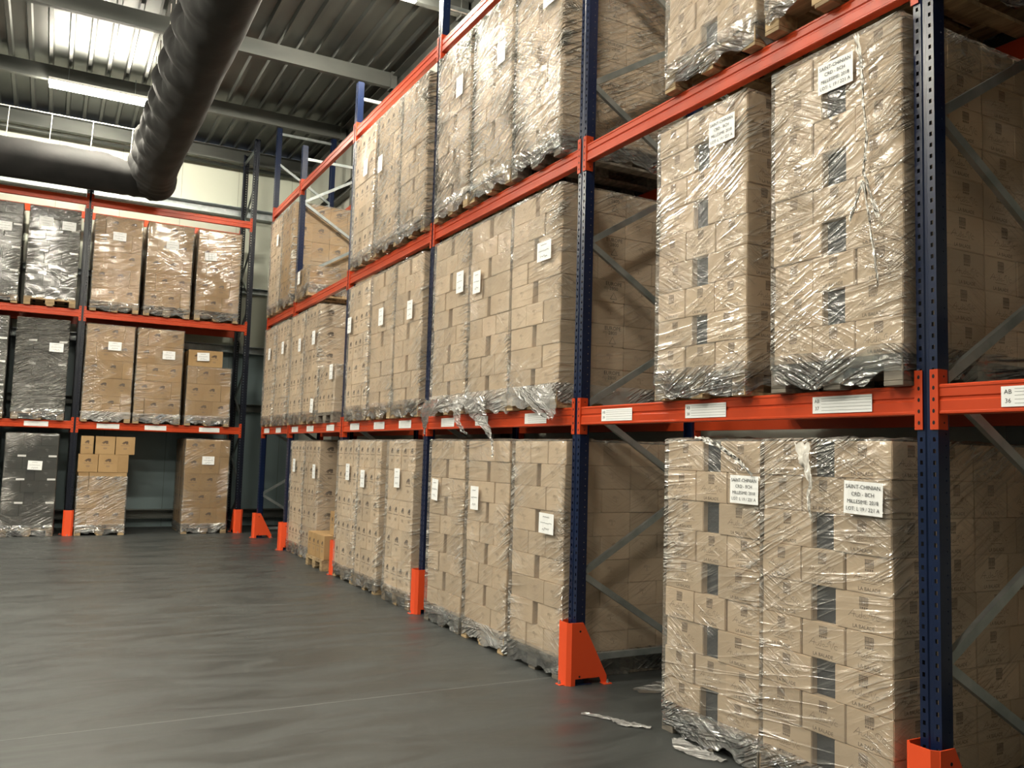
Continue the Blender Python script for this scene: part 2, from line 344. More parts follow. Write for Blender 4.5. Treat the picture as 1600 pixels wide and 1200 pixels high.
def wrap_mesh(W, D, z0, z1, seed, M, amp=.006, topn=True, drop=None):
    k = (W, D, z0, z1, seed, M.name)
    if k in _wc: return _wc[k]
    bm = bmesh.new(); P = perim(W+.016, D+.016, .018, .035); rows = max(8, int((z1-z0)/.035)); rings = []; E = []
    sd = Vector((seed*3.1, seed*7.7, 0))
    for j in range(rows+1):
        z = z0+(z1+.006-z0)*j/rows; rg = []
        for (p, nn, s) in P:
            q = Vector((p[0]*5+z*2.2, p[1]*5+z*2.2, z*9))+sd
            d = noise.noise(q)*amp+noise.noise(q*3.1)*amp*.5
            if s > .03: d = max(d-.002, -.0065)
            else: d = abs(d)*.6
            zz = z
            if j == rows: zz = z+.004*noise.noise(q*2)
            rg.append(bm.verts.new((p[0]+nn[0]*d, p[1]+nn[1]*d, zz))); E.append(max(math.exp(-s/.09), math.exp(-(z1-z)/.1)*.8))
        rings.append(rg)
    n = len(P)
    if topn:
        for t in (.97, .9, .75, .55, .3, .1):
            rg = []
            for (p, nn, s) in P:
                q = Vector((p[0]*t*6, p[1]*t*6, seed*1.3))
                h = .012+.030*max(0, noise.noise(q))*(1-t)**.5*2 + .012*noise.noise(q*3)*(1 if t < .95 else .4)
                rg.append(bm.verts.new((p[0]*t, p[1]*t, z1+max(.004, h)))); E.append(.4)
            rings.append(rg)
    for j in range(len(rings)-1):
        for i in range(n): bm.faces.new((rings[j][i], rings[j][(i+1) % n], rings[j+1][(i+1) % n], rings[j+1][i]))
    if topn: bm.faces.new(rings[-1])
    me = mesh('stretch_wrap', bm, M, smooth=True, norm=False)
    a = me.attributes.new('edge', 'FLOAT', 'POINT'); a.data.foreach_set('value', E)
    _wc[k] = me; return me
_sc = {}
def skirt_mesh(W, D, seed, M, low=.02, hang=0.0):
    k = (W, D, seed, M.name, low, hang)
    if k in _sc: return _sc[k]
    bm = bmesh.new(); P = perim(W+.02, D+.02, .03, .02); n = len(P); rings = []
    for j in range(9):
        t = j/8; rg = []
        for i, (p, nn, s) in enumerate(P):
            x, y = p; q = Vector((x*4, y*4, seed*5.3))
            lowz = low+.075*max(0, noise.noise(q*1.2)+.25)+.03*noise.noise(q*4)
            lowz = max(.004-hang, lowz-hang*max(0, noise.noise(q*.8+Vector((9, 0, 0)))))
            z = .185+(lowz-.185)*t
            d = (noise.noise(Vector((x*9, y*9, z*14+seed)))*.020+noise.noise(Vector((x*25, y*25, z*30+seed)))*.011)*(.25+min(1, t*1.6))+.006
            d -= .012*t
            if abs(nn[0]) > .8 and s > .03: d = min(d, .012)
            rg.append(bm.verts.new((x+nn[0]*max(d, -.006), y+nn[1]*max(d, -.006), z+.008*noise.noise(Vector((x*12, y*12, seed))))))
        rings.append(rg)
    for j in range(8):
        for i in range(n): bm.faces.new((rings[j][i], rings[j+1][i], rings[j+1][(i+1) % n], rings[j][(i+1) % n]))
    me = mesh('bunched_film', bm, M, smooth=True, norm=False); _sc[k] = me; return me
def squig(seed, wd, y, n=5, a=.006):
    rnd = random.Random(seed); x = -wd/2; pts = []
    while x < wd/2: pts.append((x, y+rnd.uniform(-a, a))); x += rnd.uniform(.004, .011)
    return pts
_lc = {}
def paper_mesh(kind, seed=0):
    k = (kind, seed)
    if k in _lc: return _lc[k]
    bm = bmesh.new(); X = Vector((1, 0, 0)); Z = Vector((0, 0, 1)); W, H = .212, .15
    if kind == 'tall': W, H = .15, .2
    nx = 8
    vs = [[bm.verts.new((-W/2+W*i/nx, -.001-.0025*math.sin(i*1.7+seed)**2, -H/2+H*j/5)) for i in range(nx+1)] for j in range(6)]
    for j in range(5):
        for i in range(nx): bm.faces.new((vs[j][i], vs[j][i+1], vs[j+1][i+1], vs[j+1][i]))
    o = Vector((0, -.0048, 0))
    if kind == 'saint':
        for s, z, sz in (('SAINT-CHINIAN', .049, .0285), ('CRD - BCH', .016, .0275), ('MILLESIME: 2018', -.018, .0265), ('LOT: L 19 / 221 A', -.051, .0265)):
            flat(bm, text_geo(s, sz*.92), o+Z*z, X, Z, 1)
    else:
        flat(bm, stroke_geo([squig(seed, W*.45, H*.32, a=.004), squig(seed+1, W*.75, H*.02, a=.005), squig(seed+2, W*.5, -H*.28, a=.012)], .003), o, X, Z, 1)
    me = mesh('paper_label', bm, [PAPER, INKK], norm=False); _lc[k] = me; return me

GAPSHADE = {}  # dark blocks painted to stand for the shade in gaps between cartons
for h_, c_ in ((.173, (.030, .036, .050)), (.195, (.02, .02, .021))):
    bm = bmesh.new(); box(bm, -.068, .068, -.11, .11, .001, h_-.002); GAPSHADE[h_] = mesh('shade_block', bm, mat('gap_shade', c_, .8))
def layer(kind, par):
    """list of (x, y, wx, dy, printed) boxes for one layer; x across, y depth from front"""
    out = []; D = 1.18; y0 = -D/2
    if kind in ('balade', 'tree', 'dark'):
        if par == 0:
            fw_ = .365 if kind == 'tree' else .33
            for s in (-1, 1): out.append((s*(.4-fw_/2), y0+.13, fw_, .26))
            for s in (-1, 1):
                out.append((s*(.4-.13), y0+.26+.165, .26, .33)); out.append((s*(.4-.13), y0+.59+.165, .26, .33)); out.append((s*(.4-.165), y0+1.05, .33, .26))
        else:
            for s in (-1, 0, 1): out.append((s*.268, y0+.165, .264, .33))
            for s in (-1, 1):
                out.append((s*(.4-.165), y0+.33+.13, .33, .26)); out.append((s*(.4-.165), y0+.59+.13, .33, .26)); out.append((s*.268, y0+1.015, .264, .33))
    else:
        pat = {0: [.31, .31, .17], 1: [.17, .31, .31], 2: [.2, .2, .2, .2], 3: [.2, .3, .3]}[par]
        x = -.4+(.8-sum(pat))/2
        for wd in pat: out.append((x+wd/2, y0+.15, wd, .30)); x += wd
        for s in (-1, 1):
            wd = .31 if (par+(s > 0)) % 2 else .2
            for i in range(3): out.append((s*(.4-wd/2), y0+.30+.293*(i+.5), wd, .293))
    return out
def load(label, loc, rz, kind, layers, film=None, skirt=None, lab=None, seed=0, pats=None, group=None, pal=PALLET, amp=.0045, partial=None, dz=.0, loww=.0, extra_labs=(), tan=False, hang=0, wraptop=None, sides=True):
    t = thing('wrapped_pallet_load', label, 'pallet load', loc, rz, group); rnd = random.Random(seed*13+5)
    put_pallet(pal, t)
    h = {'balade': .173, 'tree': .173, 'dark': .195, 'rough': .311}[kind]
    for j in range(layers):
        par = pats[j % len(pats)] if pats else j % 2
        Ly = layer(kind, par)
        if j == layers-1 and not partial:   # close the top of the stack
            Ly = Ly+([(0, 0, .2, .3), (0, .3, .2, .3)] if kind != 'rough' else [])
        for bi, (x, y, wx, dy) in enumerate(Ly):
            z = .144+j*h
            front = y < -.42
            if partial and j == layers-1 and not (x < partial): continue
            x *= .974; wx *= .974
            me = carton(wx, dy, h, kind, pf=front, ps=abs(x) > .2, euro=(kind == 'tree' and par == 0 and bi == 5 and loc[2] > 1))
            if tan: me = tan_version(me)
            put('cardboard_box', me, t, (x+rnd.uniform(-.003, .003)-.002*(x > 0)+.002*(x < 0), y+rnd.uniform(0, .012)*(1 if front else 0), z), (0, 0, rnd.uniform(-.006, .006)))
        if kind in ('balade', 'dark') and par == 0: put('gap_shade', GAPSHADE[h], t, (0, -.585+.15, .144+j*h))
    top = .144+layers*h
    if film:
        if partial: 
            put('stretch_wrap', wrap_mesh(.78, 1.2, .12, top-h, seed % 5, film, amp), t)
        else: put('stretch_wrap', wrap_mesh(.78, 1.2, .12, round(wraptop or top, 3), seed % 5, film, amp), t)
    if skirt: put('bunched_film', skirt_mesh(.78, 1.2, seed % 5, skirt, loww, hang), t)
    for L_ in ([lab] if lab else [])+list(extra_labs):
        kd, x, z, *r = L_
        o = put('paper_label', paper_mesh(kd, seed % 4 if kd != 'saint' else 0), t, (x, -.6-.0155, z), (0, r[0] if r else 0, 0)); o['label'] = 'white printed paper sheet'
    return t
# ------------------------------------------------------------ room
XR, YB, HD = 1.3, 15.6, 7.7
bm = bmesh.new(); quad(bm, [(-14, -12, 0), (XR, -12, 0), (XR, YB, 0), (-14, YB, 0)]); struct('floor', mesh('floor', bm, FLOOR))
bm = bmesh.new(); quad(bm, [(XR, -12, 0), (XR, YB, 0), (XR, YB, HD), (XR, -12, HD)]); struct('wall_right', mesh('wall', bm, WALLR, norm=False))
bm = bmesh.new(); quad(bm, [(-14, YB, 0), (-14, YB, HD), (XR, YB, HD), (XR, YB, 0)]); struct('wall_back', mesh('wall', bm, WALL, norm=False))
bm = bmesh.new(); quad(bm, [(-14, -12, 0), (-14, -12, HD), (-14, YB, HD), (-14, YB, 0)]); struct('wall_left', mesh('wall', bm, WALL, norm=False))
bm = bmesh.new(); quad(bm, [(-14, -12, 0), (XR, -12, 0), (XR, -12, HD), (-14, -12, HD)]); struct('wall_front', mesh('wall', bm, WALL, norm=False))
# corrugated deck: ribs run along y
bm = bmesh.new(); x = -14.0; prof = []
while x < XR: prof += [(x, HD+.06), (x+.19, HD+.06), (x+.21, HD), (x+.26, HD)]; x += .28
prof = [p for p in prof if p[0] <= XR]+[(XR, HD)]
A = [bm.verts.new((a, -12, b)) for a, b in prof]; B = [bm.verts.new((a, YB, b)) for a, b in prof]
for i in range(len(prof)-1): bm.faces.new((A[i], B[i], B[i+1], A[i+1]))
struct('ceiling', mesh('deck', bm, DECK, norm=False))
# steel roof beams across the building (channel section), and girts and eave rails
def channel(bm, fn, L0, L1, h, d, t=.012):
    prof = [(0, 0), (d, 0), (d, t), (t, t), (t, h-t), (d, h-t), (d, h), (0, h)]
    prism(bm, prof, fn, L0, L1)
k = 0
for y in (13.0, 10.32, 7.65, 4.98, 2.31, -.36, -3.03, -5.7, -8.4):
    k += 1; bm = bmesh.new(); channel(bm, lambda a, b, t, y=y: (t, y+a, HD-.27+b), -14, XR-.06, .24, .09)
    box(bm, XR-.16, XR-.06, y-.03, y+.14, HD-.3, HD-.02)
    struct('trim_%d' % k, mesh('roof_beam', bm, STEEL))
k += 1; bm = bmesh.new(); channel(bm, lambda a, b, t: (t, YB-.1+a*0-a+.1-.1, 7.4+b), -14, XR, .28, .12); struct('trim_%d' % k, mesh('eave', bm, STEEL))
k += 1; bm = bmesh.new(); channel(bm, lambda a, b, t: (XR-.002-a, t, 7.35+b), -12, YB-.12, .28, .14); struct('trim_%d' % k, mesh('eave', bm, STEEL))
k += 1; bm = bmesh.new(); tube(bm, [(-14, YB-.2, 7.3), (XR, YB-.2, 7.3)], .035, 10); struct('trim_%d' % k, mesh('rail', bm, DARKSTEEL, True))
for z, hh, dd in ((.17, .17, .18), (2.3, .15, .15), (3.48, .15, .18), (4.72, .12, .18), (6.28, .2, .2)):
    k += 1; bm = bmesh.new(); channel(bm, lambda a, b, t: (t, YB-.002-a, z+b), -14, XR, hh, dd); struct('trim_%d' % k, mesh('girt', bm, GALV if z > 3 else STEEL))
    k += 1; bm = bmesh.new(); channel(bm, lambda a, b, t: (XR-.002-a, t, z+b), -12, YB-.2, hh, .14); struct('trim_%d' % k, mesh('girt', bm, STEEL))
for y in (12.3, 6.3, .3):
    k += 1; bm = bmesh.new(); box(bm, XR-.12, XR-.001, y-.08, y+.08, 0, 7.35); struct('trim_%d' % k, mesh('post', bm, STEEL))
k += 1; bm = bmesh.new(); box(bm, -6.5, .05, 2.985, 2.991, .0, .0008); o = struct('trim_%d' % k, mesh('joint', bm, mat('pale_joint', (.17, .175, .17), .6)))
o.rotation_euler = (0, 0, .0)

# ------------------------------------------------------------ racking parts
def perforated(bm, fn, w0, w1, H, cols, hw, hh, pitch, z0=.05):
    """sheet with real rectangular holes. fn(u,z)->xyz"""
    us = [w0]
    for c in cols: us += [c-hw/2, c+hw/2]
    us.append(w1); n = int((H-z0)/pitch)
    zs = [0]
    for i in range(n): zs += [z0+i*pitch, z0+i*pitch+hh]
    zs.append(H)
    V = [[bm.verts.new(fn(u, z)) for u in us] for z in zs]
    for j in range(len(zs)-1):
        for i in range(len(us)-1):
            if i % 2 == 1 and j % 2 == 1: continue
            bm.faces.new((V[j][i], V[j][i+1], V[j+1][i+1], V[j+1][i]))
_uc = {}
def upright_mesh(H, M=NAVY):
    """C-section post, front face at x=0 (facing -x), open to +x"""
    if (H, M.name) in _uc: return _uc[(H, M.name)]
    bm = bmesh.new()
    perforated(bm, lambda u, z: (0.0, u, z), -.05, -.012, H, [-.031], .013, .018, .05)
    perforated(bm, lambda u, z: (0.0, u, z), .012, .05, H, [.031], .013, .018, .05)
    for (a, b) in (((0, -.012), (.006, -.007)), ((.006, -.007), (.006, .007)), ((.006, .007), (0, .012))):
        quad(bm, [(a[0], a[1], 0), (b[0], b[1], 0), (b[0], b[1], H), (a[0], a[1], H)])
    for s in (-1, 1):
        perforated(bm, lambda u, z: (u, s*.05, z), 0, .075, H, [.052], .006, .006, .05, .03)
        quad(bm, [(.075, s*.05, 0), (.075, s*.03, 0), (.075, s*.03, H), (.075, s*.05, H)])
        quad(bm, [(.075, s*.03, 0), (.09, s*.03, 0), (.09, s*.03, H), (.075, s*.03, H)])
        quad(bm, [(.004, s*.046, 0), (.073, s*.046, 0), (.073, s*.046, H), (.004, s*.046, H)]) if False else None
    bmesh.ops.remove_doubles(bm, verts=bm.verts, dist=.0001)
    me = mesh('upright', bm, M); _uc[(H, M.name)] = me; return me
def brace_mesh(x0, z0, x1, z1, y=0):
    bm = bmesh.new(); a = Vector((x0, 0, z0)); b = Vector((x1, 0, z1)); d = (b-a); ln = d.length; d.normalize(); nrm = Vector((-d.z, 0, d.x)); Y = Vector((0, 1, 0))
    t = .0025; prof = [(-.022, -.014), (.022, -.014), (.022, .014), (.022-t, .014), (.022-t, -.014+t), (-.022+t, -.014+t), (-.022+t, .014), (-.022, .014)]
    prism(bm, prof, lambda u, v, s: a+d*s+nrm*u+Y*(v+y), 0, ln)
    return mesh('brace', bm, GALV)
def frame(label, loc, H, rz=0, M=NAVY, front_loaded=True):
    t = thing('rack_frame', label, 'rack frame', loc, rz, None)
    put('upright', upright_mesh(H, M), t)
    put('upright', upright_mesh(H, M), t, (1.1, 0, 0), (0, 0, PI))
    bm = bmesh.new(); box(bm, -.03, .13, -.07, .07, 0, .006)
    bp = mesh('base_plate', bm, NAVY); put('base_plate', bp, t); put('base_plate', bp, t, (1.1, 0, 0), (0, 0, PI))
    z = .16; side = 1; i = 0
    while z+.6 < H-.2:
        x0, x1 = (1.05, .05) if side > 0 else (.05, 1.05)
        put('diagonal_brace', brace_mesh(x0, z, x1, z+.6, -.028), t); z += .6; side = -side; i += 1
    for zz in (.16, H-.2): put('horizontal_brace', brace_mesh(.05, zz, 1.05, zz, .028), t)
    return t
_gc = {}
def guard(label, loc, rz=0):
    if 'g' not in _gc:
        H = .43
        t_ = .006
        bm = bmesh.new(); n = [(-.075, -.045), (-.075, .045), (-.045, .075), (-.045, -.075)]
        # front plate, chamfers and two sloping side plates with a raised cut-out at the foot
        def sheet(p, q, top=H, bot=.0):
            d = Vector((q[0]-p[0], q[1]-p[1], 0)).normalized(); o = Vector((-d.y, d.x, 0))*t_
            P_ = [Vector((*p, bot)), Vector((*q, bot)), Vector((*q, top)), Vector((*p, top))]
            a = [bm.verts.new(v) for v in P_]; b = [bm.verts.new(v+o) for v in P_]
            bm.faces.new(a[::-1]); bm.faces.new(b)
            for i in range(4): bm.faces.new((a[i], a[(i+1) % 4], b[(i+1) % 4], b[i]))
        sheet((-.075, .05), (-.075, -.05)); sheet((-.075, -.05), (-.05, -.075)); sheet((-.05, .075), (-.075, .05))
        for s in (-1, 1):
            prof = [(-.05, 0), (-.015, 0), (-.015, .045), (.19, .045), (.205, 0), (.25, 0), (.25, .05), (.045, H), (-.05, H)]
            prism(bm, prof, lambda u, v, tt: (u, s*.075+tt*s, v), -.003, .003)
        for (x, y) in ((-.075, 0), (.235, -.095), (.235, .095)):
            box(bm, x-.035, x+.03, y-.03, y+.03, .0, .006)
        for (x, z) in ((.02, .06), (.02, .37)):
            for s in (-1, 1): tube(bm, [(x, s*.0775, z), (x, s*.0792, z)], .008, 8, 2)
        _gc['g'] = mesh('guard', bm, [GUARD, GALV, HOLE])
        bm = bmesh.new(); tube(bm, [(0, 0, 0), (0, 0, .03)], .007, 8); tube(bm, [(0, 0, .006), (0, 0, .016)], .013, 6); _gc['b'] = mesh('bolt', bm, GALV)
    o = put('upright_guard', _gc['g'], None, loc, (0, 0, rz))
    for (x, y) in ((-.095, 0), (.24, -.105), (.24, .105)): put('anchor_bolt', _gc['b'], o, (x, y, 0))
    return tag(o, label, 'rack guard')
_bmc = {}
def beam_mesh(Ln):
    """box beam along +y from 0 to Ln, front face x=0 facing -x, top z=0"""
    k = round(Ln, 3)
    if k in _bmc: return _bmc[k]
    bm = bmesh.new(); H = .13
    prof = [(0, -.004), (.003, 0), (.035, 0), (.035, -.012), (.05, -.012), (.05, -H), (.003, -H), (-.003, -H+.004), (-.003, -H+.012), (0, -H+.016), (0, -.072), (.006, -.066), (.006, -.058), (0, -.052), (0, -.018), (-.003, -.014), (-.003, -.006)]
    prism(bm, prof, lambda u, v, t: (u, t, v), 0, Ln)
    me = mesh('beam', bm, ORANGE); _bmc[k] = me; return me
def connector_mesh(s):
    k = ('c', s)
    if k in _bmc: return _bmc[k]
    bm = bmesh.new(); z0, z1 = -.195, .065
    # leg on the post's front face, leg along the post's side
    a, b = (.004, -.036) if s > 0 else (-.036, .004)
    ya, yb = (-.036, .003) if s > 0 else (-.003, .036)
    box(bm, -.0085, -.0045, ya, yb, z0, z1)
    box(bm, -.0045, .055, (0 if s > 0 else -.004), (.004 if s > 0 else 0), z0, z1)
    ym = (ya+yb)/2-.002*s
    for i in range(5):
        z = z0+.03+i*.05
        hx = .0088; w_, h_ = .0065, .0095
        pts = [(-hx, ym+w_*math.cos(q), z+h_*math.sin(q)) for q in [2*PI*j/8 for j in range(8)]]
        quad(bm, pts, 1)
    for z in (z0+.03, z1-.03):
        y = .0045 if s > 0 else -.0045
        quad(bm, [(.03+.005*math.cos(2*PI*j/8), y, z+.005*math.sin(2*PI*j/8)) for j in range(8)], 1)
    me = mesh('connector', bm, [ORANGE, HOLE]); _bmc[k] = me; return me
def loc_label_mesh(txt=None, wdt=.36, full=True):
    k = ('l', txt, wdt)
    if k in _bmc: return _bmc[k]
    bm = bmesh.new(); h = .082
    quad(bm, [(-.0045, 0, -.108), (-.0045, -wdt, -.108), (-.0045, -wdt, -.108+h), (-.0045, 0, -.108+h)])
    R = Vector((0, -1, 0)); Z = Vector((0, 0, 1)); o = Vector((-.0052, -wdt/2, -.067))
    flat(bm, rects([(-wdt/2+.055, y-.0006, wdt/2-.004, y+.0006) for y in (-.028, -.012, .004, .018, .03)]), o, R, Z, 1)
    if txt:
        a, b = txt.split()
        flat(bm, text_geo(a, .026), o-R*(wdt/2-.028)+Z*.018, R, Z, 1); flat(bm, text_geo(b, .026), o-R*(wdt/2-.028)-Z*.018, R, Z, 1)
    me = mesh('location_label', bm, [PAPER, INKK], norm=False); _bmc[k] = me; return me
def beam(label, loc, Ln, rz=0, labels=(), flip=False):
    """loc = left end of the beam (at post face), beam runs along local +y"""
    t = thing('rack_beam', label, 'rack beam', loc, rz)
    put('beam', beam_mesh(Ln), t)
    put('beam_connector', connector_mesh(1), t, (0, 0, 0)); put('beam_connector', connector_mesh(-1), t, (0, Ln, 0))
    for yy, txt, wd in labels:
        o = put('location_label', loc_label_mesh(txt, wd), t, (0, yy, 0)); o['label'] = 'white location strip'
    return t
# ------------------------------------------------------------ right-hand rack row (front plane x=0, runs along y)
Z = (1.946, 3.88, 5.87)
UY = [-2.8, 0, 2.8, 5.6, 8.4, 11.2, 13.14]
UN = ['post beyond the right picture edge', 'navy post nearest the camera', 'second navy post from the camera', 'third navy post from the camera', 'fourth navy post from the camera', 'fifth navy post from the camera', 'last and tallest navy post of the right row']
FH = [6.5, 6.5, 6.5, 6.5, 6.5, 6.5, 7.55]
for i in range(1, 7):
    frame({1: 'navy perforated rack frame nearest the camera, with grey zigzag braces', 2: 'navy rack frame standing between the nearest bay and the second bay', 3: 'navy rack frame third from the camera in the right row', 4: 'navy rack frame fourth from the camera, rising clear of the top beam', 5: 'navy rack frame fifth from the camera, beside low pallet of loose cartons', 6: 'tall navy rack frame ending the right row by the far corner'}[i], (0, UY[i], 0), FH[i])
    guard({1: 'orange post guard at the bottom right picture corner', 2: 'large orange sloping guard on the floor at the second post', 3: 'orange guard at the foot of the third post from the camera', 4: 'orange guard beside the low pallet of loose cartons', 5: 'small orange guard at the fifth post of the right row', 6: 'orange sloping guard at the last post, by the far corner'}[i], (0, UY[i], 0))
BN = ['bay beyond the nearest post', 'nearest bay', 'second bay', 'third bay', 'fourth bay', 'short last bay']
LN = ['first level', 'second level', 'top level']
llab = {0: [(2.45-.02, 'AB 36', .36)], 1: [(.63, 'AB 37', .35), (1.6, 'AB 38', .35), (2.48, 'AB 39', .35)], 2: [(3.56, None, .34), (4.46, None, .25), (5.21, None, .3)], 3: [(6.35, None, .36), (7.16, None, .36), (8.05, None, .36)], 4: [(9.09, None, .36), (10.11, None, .37), (10.98, None, .38)], 5: [(12.04, None, .36), (12.91, None, .4)]}
for b in range(6):
    y0, y1 = UY[b]+.054, UY[b+1]-.054
    for l in range(3):
        if b == 0 and l == 2: continue
        labs = [(yy-y0, tx, wd) for yy, tx, wd in llab[b]] if l == 0 else []
        if b == 0: labs = [(-.33-y0, 'AB 36', .36)] if l == 0 else []
        beam('orange %s beam along the %s of the right rack, front side%s' % (LN[l], BN[b], ', with white location strips' if labs else ''), (0, y0, Z[l]), y1-y0, 0, labs)
        t = beam('orange rear %s beam behind the loads of the %s' % (LN[l], BN[b]), (1.1, y1, Z[l]), y1-y0, PI)
# ------------------------------------------------------------ left rack along the back wall (front plane y=YL)
YL = 14.094
# local frame of rack parts: front faces -x ; rotate by +90deg so that front faces -y and local y -> -x
RZ = PI/2
for x, H, lb in ((-.15, 7.5, 'tall dark navy frame at the right end of the back wall rack'), (-2.95, 6.4, 'dark navy frame between dark and brown loads on the back wall rack'), (-5.75, 6.1, 'dark navy frame of the back wall rack beyond the left picture edge')):
    frame(lb, (x, YL, 0), H, RZ, NAVYD)
for x, lb in ((-.15, 'orange guard at the right end of the back wall rack'), (-2.95, 'orange guard between dark load and half wrapped carton stack')):
    guard(lb, (x, YL, 0), RZ)
for b, (xa, xb) in enumerate(((-.15, -2.95), (-2.95, -5.75))):
    for l in range(3):
        labs = []
        if l == 0: labs = [(xa-.054-v, None, .36) for v in ((-.92+.0, -1.84, -2.61) if b == 0 else (-3.71, -4.8))]
        nm = ('right bay', 'left bay')[b]
        beam('orange %s beam across the %s of the back wall rack%s' % (LN[l], nm, ', with white strips' if labs else ''), (xa-.054, YL, Z[l]), 2.692, RZ, labs)
        beam('orange rear %s beam behind the loads in the %s of the back wall rack' % (LN[l], nm), (xb+.054, YL+1.1, Z[l]), 2.692, -RZ)
# ------------------------------------------------------------ loads of the right rack
RR = -PI/2
def RL(label, y, z, kind, layers, lab=None, x=.535, **k):
    # local x = y_centre - y_world ; lab given as (kind, world_y, world_z, tilt)
    if lab: lab = (lab[0], y-lab[1], lab[2]-z, *(lab[3:]))
    ex = k.pop('extra', ()); ex = [(q[0], y-q[1], q[2]-z, *q[3:]) for q in ex]
    return load(label, (x, y, z), RR, kind, layers, lab=lab, extra_labs=ex, **k)
z1, z2 = Z[0], Z[1]
# nearest bay
A0a = RL('wrapped load on the floor right beside the nearest post, with a SAINT-CHINIAN sheet', .53, 0, 'balade', 9, ('saint', .27, 1.44, .03), film=FILM, skirt=FILMB, seed=1)
A0b = RL('wrapped load on the floor left of the nearest floor load, torn film at its foot', 1.345, 0, 'balade', 9, ('saint', 1.05, 1.44, .01), film=FILM, skirt=FILMB, seed=2, x=.56, pal=PALLETG)
A1a = RL('tall wrapped load on first level beside the nearest post, white film seam down its front', .46, z1, 'balade', 9, ('saint', .42, 3.49, -.0), film=FILM, skirt=FILMB, seed=3, pal=PALLETG, pats=[1, 0])
A1b = RL('wrapped load on first level, second from the nearest post, creases fanning from its corner', 1.43, z1, 'balade', 9, ('saint', 1.22, 3.47, .0), film=FILM, skirt=FILMB, seed=4, pats=[1, 0])
A2a = RL('load on second level at the top right, bare wooden blocks above the beam', .5, z2, 'balade', 9, None, film=FILM, skirt=FILMB, seed=0, x=.52, loww=.06)
A2b = RL('load on second level of nearest bay, left of the one with bare blocks', 1.37, z2, 'balade', 9, None, film=FILM, skirt=FILMB, seed=2)
for y_, z_, lb in ((-.5, z2, 'load high on second level just past the nearest post'), (-1.4, z2, 'load on second level unseen past the right edge, added for shade'), (-1.45, z1, 'load on first level unseen past the right edge, added for shade'), (-1.4, 0, 'load on the floor unseen past the right edge, added for shade')):  # loads past the edge are unseen, added to shade the nearest load sides
    RL('wrapped '+lb, y_, z_, 'balade', 9, None, film=FILM, skirt=FILMB, seed=2)
# second bay
RL('wrapped load on the floor behind the large sloping guard', 3.27, 0, 'tree', 9, ('plain', 3.08, 1.09, .02), film=FILM, skirt=FILMB, seed=5, pats=[1, 0], x=.55, pal=PALLETG)
RL('middle wrapped load of three on the floor of the second bay', 4.09, 0, 'tree', 9, ('tall', 4.27, 1.21), film=FILM, skirt=FILMW, seed=6, pats=[1, 0])
RL('wrapped floor load right of the third post, label at its left edge', 4.93, 0, 'tree', 9, ('tall', 5.13, 1.24, .06), film=FILM, skirt=FILMB, seed=7, pats=[1, 0], pal=PALLETG)
B1a = RL('first level load beside the second post, EUROPE 2800 printed on its side', 3.37, z1, 'tree', 9, ('plain', 3.19, 3.16), film=FILM, skirt=FILMW, seed=8)
B1b = RL('middle load of first level in second bay, torn white film hanging over the beam', 4.17, z1, 'tree', 9, ('tall', 4.36, 3.11), film=FILM, skirt=FILMW, seed=9, hang=.05)
B1c = RL('first level load right of the third post, torn film at its foot', 4.98, z1, 'tree', 9, ('tall', 4.72, 3.17), film=FILM, skirt=FILMW, seed=10, hang=.05)
RL('second level load beside the second post, long diagonal creases, dark gaps at its foot', 3.4, z2, 'tree', 9, ('plain', 3.2, 5.22), film=FILMH, skirt=FILMB, seed=11, amp=.006, pal=PALLETG)
RL('middle second level load of the second bay with glittering film', 4.21, z2, 'tree', 9, ('tall', 4.02, 5.09), film=FILMH, skirt=FILMB, seed=12, amp=.005)
RL('second level load of second bay just right of the third post', 5.04, z2, 'tree', 9, ('tall', 4.88, 5.11), film=FILMH, skirt=FILMB, seed=13, amp=.005)
# third bay
RL('floor load left of the third post, brown cartons with upright logos', 6.12, 0, 'rough', 5, ('tall', 6.14, 1.31), film=FILML, skirt=FILMB, seed=14, pats=[2, 3, 2, 1, 2])
RL('middle floor load of third bay, smooth bright carton corner column', 7.12, 0, 'rough', 5, ('tall', 7.26, 1.26), film=FILML, skirt=FILMB, seed=15, pats=[2, 2, 3, 2, 2])
RL('farthest floor load of third bay, right of the orange guard', 7.93, 0, 'rough', 5, ('tall', 7.83, 1.32), film=FILML, skirt=FILMB, seed=16, pats=[3, 2, 2, 2, 2])
RL('first level load left of the third post, label near its top', 6.07, z1, 'tree', 9, ('tall', 5.96, 3.08), film=FILM, skirt=FILMB, seed=17)
RL('middle first level load of the third bay', 6.88, z1, 'tree', 9, ('tall', 6.85, 3.12), film=FILM, skirt=FILMB, seed=18)
RL('first level load of third bay beside the fourth post, plain tall cartons', 7.74, z1, 'rough', 5, ('tall', 8.02, 3.16), film=FILML, skirt=FILMB, seed=19, pats=[2, 3, 2, 2, 3])
RL('second level load left of the third post, strongly glinting film', 6.08, z2, 'tree', 9, None, film=FILMH, skirt=FILMB, seed=20, amp=.005)
RL('middle second level load of the third bay with creased film', 6.88, z2, 'rough', 5, ('tall', 7.1, 4.99), film=FILMH, skirt=FILMB, seed=21, pats=[2, 3])
RL('second level load of third bay beside the fourth post, smooth front', 7.76, z2, 'rough', 5, ('tall', 7.65, 5.1), film=FILML, skirt=FILMB, seed=22, pats=[2, 3])
